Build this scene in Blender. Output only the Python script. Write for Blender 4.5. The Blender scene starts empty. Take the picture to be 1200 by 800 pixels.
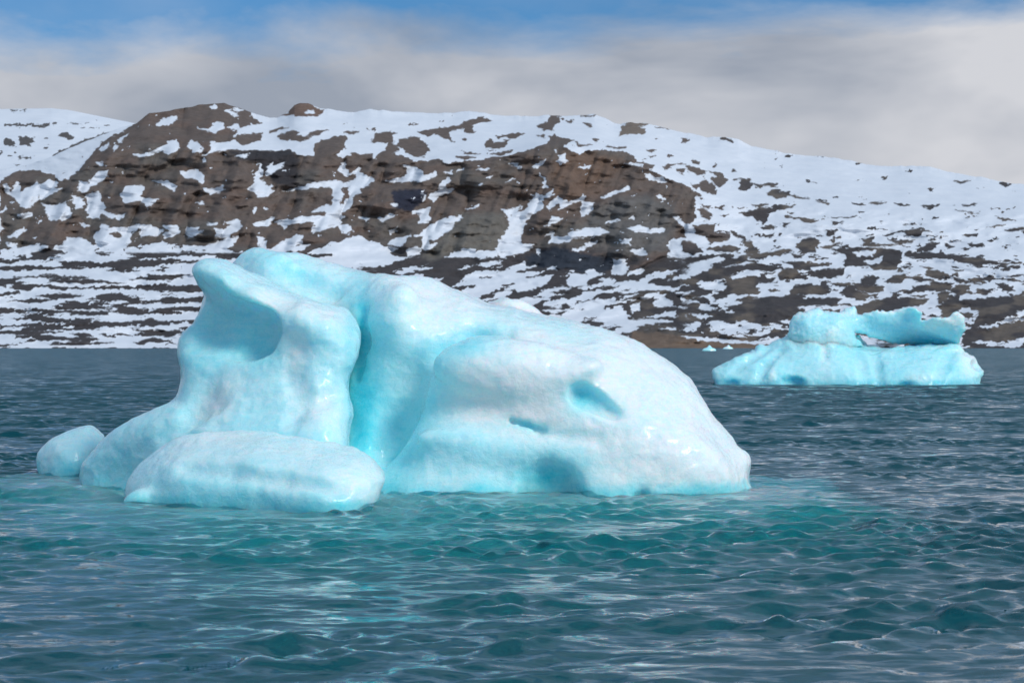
import bpy, math
import numpy as np

# ------------------------------------------------------------------ camera, sky, sun
sc = bpy.context.scene
F = 2333.0          # focal length in pixels of the 1200 px wide photograph (70 mm)
CAMH = 2.5          # eye height above the water
HZ = 405.0          # row of the sea horizon

cam_d = bpy.data.cameras.new('camera')
cam = bpy.data.objects.new('camera', cam_d)
sc.collection.objects.link(cam)
cam.location = (0, 0, CAMH)
cam.rotation_euler = (math.radians(90), 0, 0)
cam_d.sensor_width = 36.0
cam_d.lens = 70.0
cam_d.shift_y = 5.0 / 1200.0
cam_d.clip_start = 0.5
cam_d.clip_end = 30000
cam_d.dof.use_dof = True
cam_d.dof.focus_distance = 33.0
cam_d.dof.aperture_fstop = 4.0
sc.camera = cam

SUN_EL = math.radians(40)
SUN_AZ = math.radians(134)     # clockwise from +Y (the view direction): right and a little behind the camera
world = bpy.data.worlds.new('World')
sc.world = world
world.use_nodes = True


def build_world():
    nt = world.node_tree
    nt.nodes.clear()
    N, L = nt.nodes.new, nt.links.new
    out = N('ShaderNodeOutputWorld')
    bg = N('ShaderNodeBackground')
    bg.inputs['Strength'].default_value = 0.1
    sky = N('ShaderNodeTexSky')
    sky.sky_type = 'NISHITA'
    sky.sun_disc = False
    sky.sun_elevation = SUN_EL
    sky.sun_rotation = SUN_AZ
    sky.air_density = 1.0
    sky.dust_density = 0.3
    sky.ozone_density = 2.0
    tc = N('ShaderNodeTexCoord')
    sep = N('ShaderNodeSeparateXYZ')
    L(tc.outputs['Generated'], sep.inputs[0])

    def math_(op, a, b=None, c=None, clamp=False):
        n = N('ShaderNodeMath'); n.operation = op; n.use_clamp = clamp
        for i, v in enumerate((a, b, c)):
            if v is None: continue
            if isinstance(v, (int, float)): n.inputs[i].default_value = v
            else: L(v, n.inputs[i])
        return n.outputs[0]

    def noise_(scale, vec, detail=6, rough=0.55, dist=0.0):
        mp = N('ShaderNodeMapping'); mp.inputs['Scale'].default_value = vec[1]
        mp.inputs['Location'].default_value = vec[2]
        L(vec[0], mp.inputs['Vector'])
        n = N('ShaderNodeTexNoise'); n.inputs['Scale'].default_value = scale
        n.inputs['Detail'].default_value = detail; n.inputs['Roughness'].default_value = rough
        n.inputs['Distortion'].default_value = dist
        L(mp.outputs[0], n.inputs['Vector'])
        return n.outputs['Fac']
    g = tc.outputs['Generated']
    z = sep.outputs['Z']
    # low bank of stratocumulus with a ragged top, then thin broken cloud all over the sky above it
    n1 = noise_(5.0, (g, (1, 1, 3.2), (2.3, 0.7, 0.4)), 7, 0.56, 0.2)
    top = math_('MULTIPLY_ADD', n1, 0.11, 0.117)
    bank = math_('DIVIDE', math_('SUBTRACT', top, z), 0.030, clamp=True)
    n2 = noise_(3.0, (g, (1, 1, 2.2), (4.1, 2.0, 0.7)), 7, 0.6, 0.3)
    thin = math_('MULTIPLY', math_('DIVIDE', math_('SUBTRACT', n2, 0.30), 0.28, clamp=True), 0.74)
    thin = math_('MULTIPLY', thin, math_('MULTIPLY_ADD', math_('DIVIDE', math_('SUBTRACT', z, 0.172), 0.05, clamp=True), 0.7, 0.3))
    cov = math_('MAXIMUM', bank, thin, clamp=True)
    # tone inside the clouds
    n3 = noise_(4.5, (g, (1, 1, 2.6), (1.7, 0.4, 2.2)), 5, 0.5, 0.2)
    cr = N('ShaderNodeValToRGB')
    cr.color_ramp.elements[0].position = 0.40; cr.color_ramp.elements[0].color = (2.7, 3.05, 3.7, 1)
    cr.color_ramp.elements[1].position = 0.60; cr.color_ramp.elements[1].color = (5.4, 5.5, 5.85, 1)
    L(n3, cr.inputs[0])
    tint = N('ShaderNodeMix'); tint.data_type = 'RGBA'; tint.blend_type = 'MULTIPLY'
    tint.inputs[0].default_value = 1.0
    L(sky.outputs[0], tint.inputs[6]); tint.inputs[7].default_value = (0.15, 0.47, 0.74, 1)
    mix = N('ShaderNodeMix'); mix.data_type = 'RGBA'
    high = N('ShaderNodeMix'); high.data_type = 'RGBA'      # higher cloud is thinner and brighter than the bank
    L(math_('DIVIDE', math_('SUBTRACT', z, 0.16), 0.16, clamp=True), high.inputs[0])
    L(cr.outputs[0], high.inputs[6]); high.inputs[7].default_value = (4.3, 5.6, 6.9, 1)
    L(cov, mix.inputs[0]); L(tint.outputs[2], mix.inputs[6]); L(high.outputs[2], mix.inputs[7])
    L(mix.outputs[2], bg.inputs['Color'])
    L(bg.outputs[0], out.inputs['Surface'])


build_world()
sun_d = bpy.data.lights.new('sun', 'SUN')
sun_d.energy = 1.9
sun_d.angle = math.radians(14)
sun_d.color = (1.0, 0.97, 0.93)
sun = bpy.data.objects.new('sun', sun_d)
sc.collection.objects.link(sun)
# a lamp shines along its local -Z
sun.rotation_euler = (math.pi / 2 - SUN_EL, 0, math.pi - SUN_AZ)
sun.location = (40, -30, 60)

vs = sc.view_settings
vs.view_transform = 'Standard'
vs.look = 'None'
vs.exposure = 0.25
vs.gamma = 1.0
vs.use_curve_mapping = False
sc.cycles.max_bounces = 10
sc.cycles.transparent_max_bounces = 12
sc.cycles.use_denoising = True
sc.cycles.sample_clamp_indirect = 4.0


# ------------------------------------------------------------------ helpers
def _hash(i, j, k, seed):
    h = (i * 374761393 + j * 668265263 + k * 2147483647 + seed * 1274126177) & 0xFFFFFFFF
    h = ((h ^ (h >> 13)) * 1274126177) & 0xFFFFFFFF
    h = ((h ^ (h >> 16)) * 2246822519) & 0xFFFFFFFF
    return ((h ^ (h >> 15)) & 0xFFFFFF).astype(np.float32) / 8388607.5 - 1.0


def noise3(x, y, z, seed=0):
    """smooth value noise, about -1..1"""
    xi = np.floor(x); yi = np.floor(y); zi = np.floor(z)
    fx = x - xi; fy = y - yi; fz = z - zi
    xi = xi.astype(np.int64); yi = yi.astype(np.int64); zi = zi.astype(np.int64)
    u = fx * fx * fx * (fx * (fx * 6 - 15) + 10)
    v = fy * fy * fy * (fy * (fy * 6 - 15) + 10)
    w = fz * fz * fz * (fz * (fz * 6 - 15) + 10)
    r = 0
    for a in (0, 1):
        for b in (0, 1):
            for c in (0, 1):
                r = r + _hash(xi + a, yi + b, zi + c, seed) * (u if a else 1 - u) * (v if b else 1 - v) * (w if c else 1 - w)
    return r


def noise2(x, y, seed=0):
    xi = np.floor(x); yi = np.floor(y)
    fx = x - xi; fy = y - yi
    xi = xi.astype(np.int64); yi = yi.astype(np.int64)
    u = fx * fx * fx * (fx * (fx * 6 - 15) + 10)
    v = fy * fy * fy * (fy * (fy * 6 - 15) + 10)
    z0 = np.zeros_like(xi)
    r = 0
    for a in (0, 1):
        for b in (0, 1):
            r = r + _hash(xi + a, yi + b, z0, seed) * (u if a else 1 - u) * (v if b else 1 - v)
    return r


def fbm2(x, y, seed=0, octv=4, gain=0.5):
    s = 0; a = 1.0; t = 0
    for o in range(octv):
        s = s + a * noise2(x * 2 ** o + 17.3 * o, y * 2 ** o - 9.1 * o, seed + o); t += a; a *= gain
    return s / t


def fbm3(x, y, z, seed=0, octv=3, gain=0.5):
    s = 0; a = 1.0; t = 0
    for o in range(octv):
        s = s + a * noise3(x * 2 ** o + 17.3 * o, y * 2 ** o - 9.1 * o, z * 2 ** o + 3.7 * o, seed + o); t += a; a *= gain
    return s / t


def sstep(a, b, x):
    t = np.clip((x - a) / (b - a), 0, 1)
    return t * t * (3 - 2 * t)


def poly_sd(P, U, V):
    """signed distance to a closed polygon, negative inside"""
    P = np.asarray(P, float)
    d2 = np.full(U.shape, 1e18); ins = np.zeros(U.shape, bool)
    n = len(P)
    for i in range(n):
        ax, ay = P[i]; bx, by = P[(i + 1) % n]
        ex, ey = bx - ax, by - ay
        wx, wy = U - ax, V - ay
        t = np.clip((wx * ex + wy * ey) / max(ex * ex + ey * ey, 1e-9), 0, 1)
        d2 = np.minimum(d2, (wx - t * ex) ** 2 + (wy - t * ey) ** 2)
        if ay != by:
            c = ((ay > V) != (by > V)) & (U < (bx - ax) * (V - ay) / (by - ay) + ax)
            ins ^= c
    d = np.sqrt(d2)
    return np.where(ins, -d, d)


def chaikin(P, it=2):
    P = np.asarray(P, float)
    for _ in range(it):
        Q = np.roll(P, -1, 0)
        P = np.stack([0.75 * P + 0.25 * Q, 0.25 * P + 0.75 * Q], 1).reshape(-1, 2)
    return P


def tps(ctrl, U, V, lam=4.0):
    """thin plate spline through (u, v, value) control points"""
    C = np.asarray(ctrl, float); n = len(C)
    def phi(r2): return 0.5 * r2 * np.log(np.maximum(r2, 1e-9))
    X = C[:, :2] / 100.0
    r2 = ((X[:, None] - X[None]) ** 2).sum(-1)
    A = np.zeros((n + 3, n + 3)); A[:n, :n] = phi(r2) + np.eye(n) * lam * 1e-3
    A[:n, n] = 1; A[:n, n + 1:] = X; A[n, :n] = 1; A[n + 1:, :n] = X.T
    w = np.linalg.solve(A, np.r_[C[:, 2], 0, 0, 0])
    Us, Vs = U / 100.0, V / 100.0
    R = w[n] + w[n + 1] * Us + w[n + 2] * Vs
    for i in range(n):
        R = R + w[i] * phi((Us - X[i, 0]) ** 2 + (Vs - X[i, 1]) ** 2)
    return R


def smax(a, b, k):
    h = np.maximum(k - np.abs(a - b), 0) / k
    return np.maximum(a, b) + h * h * k * 0.25


def smin(a, b, k):
    return -smax(-a, -b, k)


def surface_nets(Fv):
    """numpy surface nets: vertices in index space and quads, outward for Fv < 0 inside"""
    nx, ny, nz = Fv.shape
    ins = Fv < 0
    cnt = np.zeros((nx - 1, ny - 1, nz - 1), np.int8)
    for a in (0, 1):
        for b in (0, 1):
            for c in (0, 1):
                cnt += ins[a:nx - 1 + a, b:ny - 1 + b, c:nz - 1 + c]
    act = (cnt > 0) & (cnt < 8)
    idx = np.argwhere(act)
    vid = np.full(act.shape, -1, np.int64); vid[act] = np.arange(len(idx))
    pos = np.zeros((len(idx), 3)); num = np.zeros(len(idx))
    I, J, K = idx.T
    cor = [(a, b, c) for a in (0, 1) for b in (0, 1) for c in (0, 1)]
    val = {q: Fv[I + q[0], J + q[1], K + q[2]] for q in cor}
    for q in cor:
        for ax in range(3):
            if q[ax]: continue
            r = list(q); r[ax] = 1; r = tuple(r)
            f0, f1 = val[q], val[r]
            m = (f0 < 0) != (f1 < 0)
            t = np.where(m, f0 / np.where(m, f0 - f1, 1), 0)
            p = np.array(q, float)[None].repeat(len(idx), 0); p[:, ax] = t
            pos += p * m[:, None]; num += m
    pos = pos / num[:, None] + idx
    quads = []
    for ax in range(3):
        sl0 = [slice(None)] * 3; sl1 = [slice(None)] * 3
        sl0[ax] = slice(0, -1); sl1[ax] = slice(1, None)
        a, b = ins[tuple(sl0)], ins[tuple(sl1)]
        o1, o2 = [(1, 2), (2, 0), (0, 1)][ax]
        e = np.argwhere(a != b)
        ok = (e[:, o1] > 0) & (e[:, o2] > 0) & (e[:, o1] < Fv.shape[o1] - 1) & (e[:, o2] < Fv.shape[o2] - 1)
        e = e[ok]
        flip = b[tuple(e.T)]
        def cell(d1, d2):
            c = e.copy(); c[:, o1] -= d1; c[:, o2] -= d2
            return vid[tuple(c.T)]
        q = np.stack([cell(1, 1), cell(0, 1), cell(0, 0), cell(1, 0)], 1)
        q[flip] = q[flip][:, ::-1]
        quads.append(q)
    return pos, np.concatenate(quads)


def make_mesh(name, verts, quads, mat, parent=None, smooth=True, attrs=None, cols=None):
    me = bpy.data.meshes.new(name)
    verts = np.ascontiguousarray(verts, np.float32); quads = np.ascontiguousarray(quads, np.int32)
    n = quads.shape[1]
    me.vertices.add(len(verts)); me.vertices.foreach_set('co', verts.ravel())
    me.loops.add(quads.size); me.loops.foreach_set('vertex_index', quads.ravel())
    me.polygons.add(len(quads))
    me.polygons.foreach_set('loop_start', np.arange(0, quads.size, n, dtype=np.int32))
    me.polygons.foreach_set('loop_total', np.full(len(quads), n, np.int32))
    me.polygons.foreach_set('use_smooth', np.full(len(quads), smooth))
    for k, v in (attrs or {}).items():
        at = me.attributes.new(k, 'FLOAT', 'POINT')
        at.data.foreach_set('value', np.ascontiguousarray(v, np.float32))
    for k, v in (cols or {}).items():
        at = me.attributes.new(k, 'FLOAT_COLOR', 'POINT')
        c = np.ones((len(verts), 4), np.float32); c[:, :3] = v
        at.data.foreach_set('color', c.ravel())
    me.update(); me.validate()
    ob = bpy.data.objects.new(name, me)
    sc.collection.objects.link(ob)
    me.materials.append(mat)
    if parent is not None: ob.parent = parent
    return ob


def tag(o, label, cat=None, kind=None, group=None):
    o['label'] = label
    if cat: o['category'] = cat
    if kind: o['kind'] = kind
    if group: o['group'] = group


def pix(u, v, D):
    """point on the ray of photo pixel (u, v) at distance D along the view axis"""
    return np.stack([(u - 600.0) / F * D, D + 0 * u, CAMH - (v - HZ) / F * D], -1)


class NT:
    """small node-tree writer"""
    def __init__(self, name):
        self.mat = bpy.data.materials.new(name); self.mat.use_nodes = True
        self.t = self.mat.node_tree; self.t.nodes.clear()
        self.out = self.t.nodes.new('ShaderNodeOutputMaterial')
    def n(self, typ, ins=None, **kw):
        nd = self.t.nodes.new(typ)
        for k, v in kw.items(): setattr(nd, k, v)
        for k, v in (ins or {}).items():
            s = nd.inputs[k]
            if isinstance(v, bpy.types.NodeSocket): self.t.links.new(v, s)
            else: s.default_value = v
        return nd
    def math(self, op, a, b=0.0, clamp=False):
        return self.n('ShaderNodeMath', {0: a, 1: b}, operation=op, use_clamp=clamp).outputs[0]
    def mix(self, f, a, b):
        return self.n('ShaderNodeMix', {0: f, 6: a, 7: b}, data_type='RGBA').outputs[2]
    def noise(self, vec, scale, detail=4, rough=0.55, dist=0.0):
        return self.n('ShaderNodeTexNoise', {'Vector': vec, 'Scale': scale, 'Detail': detail, 'Roughness': rough, 'Distortion': dist}).outputs['Fac']
    def ramp(self, v, a, b):
        return self.n('ShaderNodeMapRange', {0: v, 1: a, 2: b, 3: 0.0, 4: 1.0}, interpolation_type='SMOOTHSTEP').outputs[0]
    def link(self, a, b): self.t.links.new(a, b)


# ------------------------------------------------------------------ materials
def mat_ice(name, scale=1.0, deep=(0.06, 0.74, 0.84, 1), white=(0.85, 0.95, 0.958, 1)):
    m = NT(name)
    co = m.n('ShaderNodeTexCoord').outputs['Object']
    at = m.n('ShaderNodeAttribute', attribute_name='clear').outputs['Fac']
    n1 = m.noise(co, 1.1 * scale, 5, 0.6, 0.5)
    n2 = m.noise(co, 7.0 * scale, 5, 0.65, 0.3)
    st = m.n('ShaderNodeMapping', {'Vector': co, 'Scale': (0.7, 1.0, 5.0), 'Rotation': (0.25, 0.35, 0)}).outputs[0]
    n3 = m.noise(st, 2.4 * scale, 5, 0.6, 0.8)
    v = m.math('ADD', at, m.math('MULTIPLY', m.math('SUBTRACT', n1, 0.5), 0.45))
    v = m.math('ADD', v, m.math('MULTIPLY', m.math('SUBTRACT', n2, 0.5), 0.42))
    n4 = m.noise(co, 24.0 * scale, 4, 0.7)
    v = m.math('ADD', v, m.math('MULTIPLY', m.math('SUBTRACT', n4, 0.5), 0.36))
    v = m.math('ADD', v, m.math('MULTIPLY', m.math('SUBTRACT', n3, 0.5), 0.30), clamp=True)
    cr = m.n('ShaderNodeValToRGB', {0: v})
    e = cr.color_ramp.elements
    e[0].position = 0.0; e[0].color = white
    e[1].position = 1.0; e[1].color = deep
    k = e.new(0.45); k.color = (0.48, 0.855, 0.905, 1)
    fine = m.noise(co, 34 * scale, 4, 0.7)
    mid = m.noise(co, 9 * scale, 4, 0.6, 0.4)
    vor = m.n('ShaderNodeTexVoronoi', {'Vector': co, 'Scale': 5.5 * scale, 'Smoothness': 0.6}, feature='SMOOTH_F1').outputs['Distance']
    h = m.math('ADD', m.math('MULTIPLY', fine, 0.25), m.math('ADD', mid, m.math('MULTIPLY', vor, 0.7)))
    bp = m.n('ShaderNodeBump', {'Height': h, 'Strength': 0.55, 'Distance': 0.05 / scale})
    rough = m.math('ADD', m.math('MULTIPLY', fine, 0.35), 0.12)
    p = m.n('ShaderNodeBsdfPrincipled', {'Base Color': cr.outputs[0], 'Roughness': rough, 'IOR': 1.31,
            'Subsurface Weight': 1.0, 'Subsurface Radius': (0.22, 0.85, 1.0), 'Subsurface Scale': 0.36 / scale,
            'Coat Weight': 0.4, 'Coat Roughness': 0.10, 'Coat IOR': 1.33,
            'Normal': bp.outputs[0]})
    m.link(p.outputs[0], m.out.inputs[0])
    return m.mat


def mat_water():
    m = NT('sea_water')
    geo = m.n('ShaderNodeNewGeometry')
    pos = geo.outputs['Position']
    far = m.n('ShaderNodeAttribute', attribute_name='fine_waves').outputs['Fac']

    def slope(scale, stretch, detail):
        mp = m.n('ShaderNodeMapping', {'Vector': pos, 'Scale': stretch}).outputs[0]
        c = m.n('ShaderNodeTexNoise', {'Vector': mp, 'Scale': scale, 'Detail': detail, 'Roughness': 0.62, 'Distortion': 0.3}).outputs['Color']
        return m.n('ShaderNodeVectorMath', {0: c, 1: (0.5, 0.5, 0.5)}, operation='SUBTRACT').outputs[0]
    rip = m.n('ShaderNodeVectorMath', {0: slope(5.0, (0.45, 1.5, 0.0), 4), 1: (0.40, 0.85, 0.0)}, operation='MULTIPLY').outputs[0]
    rip2 = m.n('ShaderNodeVectorMath', {0: slope(2.0, (0.45, 1.6, 0.0), 3), 1: (0.30, 0.65, 0.0)}, operation='MULTIPLY').outputs[0]
    rip = m.n('ShaderNodeVectorMath', {0: rip, 1: rip2}, operation='ADD').outputs[0]
    big = m.n('ShaderNodeVectorMath', {0: slope(0.9, (0.6, 1.2, 0.0), 4), 1: (0.9, 1.7, 0.0)}, operation='MULTIPLY').outputs[0]
    big = m.n('ShaderNodeVectorMath', {0: big, 1: (0.0, -0.26, 0.0)}, operation='ADD').outputs[0]   # the wind waves' steep faces look down the fjord
    big = m.n('ShaderNodeVectorMath', {0: big, 'Scale': far}, operation='SCALE').outputs[0]
    nn = m.n('ShaderNodeVectorMath', {0: geo.outputs['Normal'], 1: rip}, operation='ADD').outputs[0]
    nn = m.n('ShaderNodeVectorMath', {0: nn, 1: big}, operation='ADD').outputs[0]
    bp = m.n('ShaderNodeVectorMath', {0: nn}, operation='NORMALIZE').outputs[0]
    fr = m.n('ShaderNodeFresnel', {'IOR': 1.33, 'Normal': bp}).outputs[0]
    gl = m.n('ShaderNodeBsdfGlossy', {'Color': (1, 1, 1, 1), 'Roughness': 0.05, 'Normal': bp})
    tr = m.n('ShaderNodeBsdfRefraction', {'Color': (1, 1, 1, 1), 'Roughness': 0.0, 'IOR': 1.33, 'Normal': bp})
    df = m.n('ShaderNodeBsdfDiffuse', {'Color': (0.004, 0.205, 0.265, 1)})
    body = m.n('ShaderNodeMixShader', {0: 0.25, 1: tr.outputs[0], 2: df.outputs[0]})
    sf = m.n('ShaderNodeMixShader', {0: fr, 1: body.outputs[0], 2: gl.outputs[0]})
    m.link(sf.outputs[0], m.out.inputs['Surface'])
    va = m.n('ShaderNodeVolumeAbsorption', {'Color': (0.0, 0.83, 0.83, 1), 'Density': 0.8})
    m.link(va.outputs[0], m.out.inputs['Volume'])
    return m.mat


def mat_rock_snow():
    m = NT('rock_and_snow')
    geo = m.n('ShaderNodeNewGeometry').outputs['Position']
    sn = m.n('ShaderNodeAttribute', attribute_name='snow').outputs['Fac']
    rc = m.n('ShaderNodeAttribute', attribute_name='rock').outputs['Color']
    n = m.noise(geo, 0.13, 7, 0.78)
    s = m.math('ADD', sn, m.math('MULTIPLY', m.math('SUBTRACT', n, 0.5), 1.15))
    fac = m.ramp(s, 0.28, 0.70)
    n2 = m.noise(geo, 0.07, 6, 0.7)
    rock = m.n('ShaderNodeMix', {0: 1.0, 6: rc, 7: m.n('ShaderNodeMapRange', {0: n2, 1: 0.25, 2: 0.75, 3: 0.72, 4: 1.28}).outputs[0]}, data_type='RGBA', blend_type='MULTIPLY').outputs[2]
    n3 = m.noise(geo, 0.02, 4, 0.6)
    snow = m.mix(n3, (0.60, 0.64, 0.70, 1), (0.74, 0.76, 0.79, 1))
    col = m.mix(fac, rock, snow)
    hb = m.noise(geo, 0.12, 5, 0.7)
    bp = m.n('ShaderNodeBump', {'Height': hb, 'Distance': 2.2, 'Strength': m.n('ShaderNodeMapRange', {0: fac, 1: 0.0, 2: 1.0, 3: 0.9, 4: 0.08}).outputs[0]})
    p = m.n('ShaderNodeBsdfPrincipled', {'Base Color': col, 'Roughness': 0.9, 'Specular IOR Level': 0.15, 'Normal': bp.outputs[0]})
    m.link(p.outputs[0], m.out.inputs[0])
    return m.mat


def mat_plain(name, col, rough=0.9):
    m = NT(name)
    geo = m.n('ShaderNodeNewGeometry').outputs['Position']
    n = m.noise(geo, 0.4, 4)
    c = m.mix(n, tuple(0.7 * x for x in col[:3]) + (1,), tuple(1.3 * x for x in col[:3]) + (1,))
    p = m.n('ShaderNodeBsdfPrincipled', {'Base Color': c, 'Roughness': rough})
    m.link(p.outputs[0], m.out.inputs[0])
    return m.mat


M_ICE = mat_ice('glacier_ice')
M_ICE2 = mat_ice('blue_glacier_ice', 0.45, deep=(0.04, 0.66, 0.82, 1))
M_WATER = mat_water()
M_LAND = mat_rock_snow()
M_BED = mat_plain('sea_bed_mud', (0.05, 0.07, 0.07))


# ------------------------------------------------------------------ water
def build_water():
    ys = [-3.0, 2.0, 6.0, 9.0, 11.0, 12.0]
    y = 12.5
    while y < 2150:
        ys.append(y)
        if y < 45: dy = 0.06
        elif y < 130: dy = 0.06 + (y - 45) / 85 * 0.24
        elif y < 600: dy = 0.3 + (y - 130) / 470 * 6
        else: dy = 6.3 + (y - 600) * 0.05
        y += dy
    ys.append(2150.0)
    ys = np.array(ys)
    fine = np.linspace(-0.31, 0.31, 380)
    side = np.array([0.33, 0.37, 0.45, 0.6, 0.9, 1.5, 3.0])
    tt = np.r_[-side[::-1], fine, side]
    Y, T = np.meshgrid(ys, tt, indexing='ij')
    X = (Y + 6.0) * T
    dy = np.gradient(ys)[:, None]
    rng = np.random.default_rng(11)
    Z = np.zeros_like(X); DX = np.zeros_like(X); DY = np.zeros_like(X)
    lams = np.exp(np.linspace(np.log(0.22), np.log(4.2), 76))
    amod = np.clip(0.82 + 0.55 * noise2(X / 4.2, Y / 3.0, 3) + 0.55 * noise2(X / 1.5, Y / 1.2, 7), 0.40, 1.42)
    AMP = 0.0090
    lost = np.zeros_like(dy); tot = 0.0
    for lam in lams:
        k = 2 * np.pi / lam
        th = np.radians(90 + 9) + rng.normal(0, 0.60)
        kx, ky = k * np.cos(th), k * np.sin(th)
        amp = AMP * lam ** 0.72 if lam < 0.8 else AMP * 0.8 ** 0.72 * (0.8 / lam) ** 0.45
        att = sstep(2.2, 4.5, lam / np.maximum(dy, 0.02))
        ph = rng.uniform(0, 6.283)
        lost = lost + (amp * k) ** 2 * (1 - att); tot += (amp * k) ** 2
        A = amp * att * (amod if lam > 0.6 else amod ** 1.5)
        ang = kx * X + ky * Y + ph
        s, c = np.sin(ang), np.cos(ang)
        Z += A * c
        DX -= 0.5 * A * np.cos(th) * s
        DY -= 0.5 * A * np.sin(th) * s
    inner = (np.abs(T) <= 0.311) & (Y > 12.4) & (Y < 2000)
    Z *= inner; DX *= inner; DY *= inner
    V = np.stack([X + DX, Y + DY, Z], -1).reshape(-1, 3)
    nr, nc = X.shape
    id_ = np.arange(nr * nc).reshape(nr, nc)
    q = np.stack([id_[:-1, :-1], id_[:-1, 1:], id_[1:, 1:], id_[1:, :-1]], -1).reshape(-1, 4)
    # skirt and bottom close the body of water so that it can absorb light with depth
    ring = np.r_[id_[0, :], id_[1:, -1], id_[-1, -2::-1], id_[-2:0:-1, 0]]
    low = V[ring].copy(); low[:, 2] = -14.0
    b0 = len(V); k = len(ring)
    V = np.concatenate([V, low, [[0, 300.0, -14.0]]])
    r2 = np.roll(np.arange(k), -1)
    skirt = np.stack([ring, b0 + np.arange(k), b0 + r2, ring[r2]], 1)
    # quads for the bottom fan (two triangles of the fan share the hub)
    kk = k - (k % 2)
    i0 = np.arange(0, kk, 2)
    bq = np.stack([b0 + (i0 + 2) % k, b0 + i0 + 1, b0 + i0, np.full(len(i0), b0 + k)], 1)
    quads = np.concatenate([q, skirt, bq])
    fw = np.broadcast_to(np.sqrt(lost / tot), X.shape).ravel()
    fw = np.r_[fw, np.zeros(len(V) - len(fw))]
    o = make_mesh('sea_water', V, quads, M_WATER, attrs={'fine_waves': fw})
    tag(o, 'dark teal choppy fjord water with turquoise glow around the iceberg', kind='structure')
    bed = make_mesh('sea_bed', np.array([[-7000, -60, -13.0], [7000, -60, -13.0], [7000, 2600, -13.0], [-7000, 2600, -13.0]]),
                    np.array([[0, 1, 2, 3]]), M_BED)
    tag(bed, 'dark muddy sea bed under the fjord water', kind='structure')


build_water()

# ------------------------------------------------------------------ mountain
SKY = [(-900, 300), (-400, 262), (-100, 222), (-30, 208), (0, 199), (30, 194), (62, 183), (95, 168), (130, 154), (160, 145), (175, 133), (190, 131), (215, 127), (240, 122), (262, 121),
       (285, 128), (300, 134), (315, 138), (325, 138), (338, 131), (345, 123), (352, 121.5), (362, 121.5), (375, 127), (385, 128),
       (400, 131), (415, 132), (435, 128), (460, 131), (500, 132.5), (530, 133), (550, 130), (575, 134), (600, 136), (630, 136),
       (640, 134.5), (660, 136), (680, 135), (697, 134), (705, 137), (720, 144), (727, 146), (735, 144), (755, 144), (780, 150),
       (800, 155), (830, 161), (845, 160), (865, 163), (880, 171), (900, 175), (930, 181), (970, 184), (990, 187), (1015, 193),
       (1040, 195), (1070, 194), (1090, 196), (1120, 203), (1150, 208), (1180, 214), (1200, 216), (1260, 226), (1600, 262), (2100, 300)]
CLIFF = [(-80, 300), (0, 299), (0, 214), (12, 205), (25, 200), (45, 201), (65, 206), (70, 213), (80, 210), (95, 197), (105, 184), (120, 166), (140, 156),
         (160, 144), (175, 130), (190, 126), (240, 116), (270, 116), (290, 126), (309, 143), (300, 147), (285, 158), (246, 178), (277, 175), (302, 176.5), (339, 176), (351, 182),
         (367, 182), (370, 169), (379, 162), (404, 160), (404, 175), (392, 183), (400, 187), (416, 180), (437, 187), (448, 178), (463, 180), (484, 189), (498, 189), (512, 187),
         (525, 192), (565, 187), (599, 183), (624, 175), (641, 168), (645, 161), (655, 161), (671, 164), (659, 169), (666, 176), (680, 182),
         (685, 177), (709, 176), (734, 179), (748, 189), (764, 201), (790, 213), (797, 216), (815, 226), (812, 240), (816, 255), (806, 262), (803, 278), (786, 282),
         (785, 298), (765, 308), (740, 318), (715, 320), (680, 317), (640, 315), (617, 313), (600, 310), (584, 302), (582, 293), (565, 293), (535, 294),
         (512, 305), (495, 301), (474, 300), (460, 298), (444, 285), (418, 276), (390, 284), (350, 300), (321, 291), (302, 290), (288, 297), (270, 292), (242, 287),
         (221, 288), (190, 283), (184, 284), (152, 288), (114, 285), (98, 283), (75, 286), (56, 293), (30, 290)]
S, R = 1, 0
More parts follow.
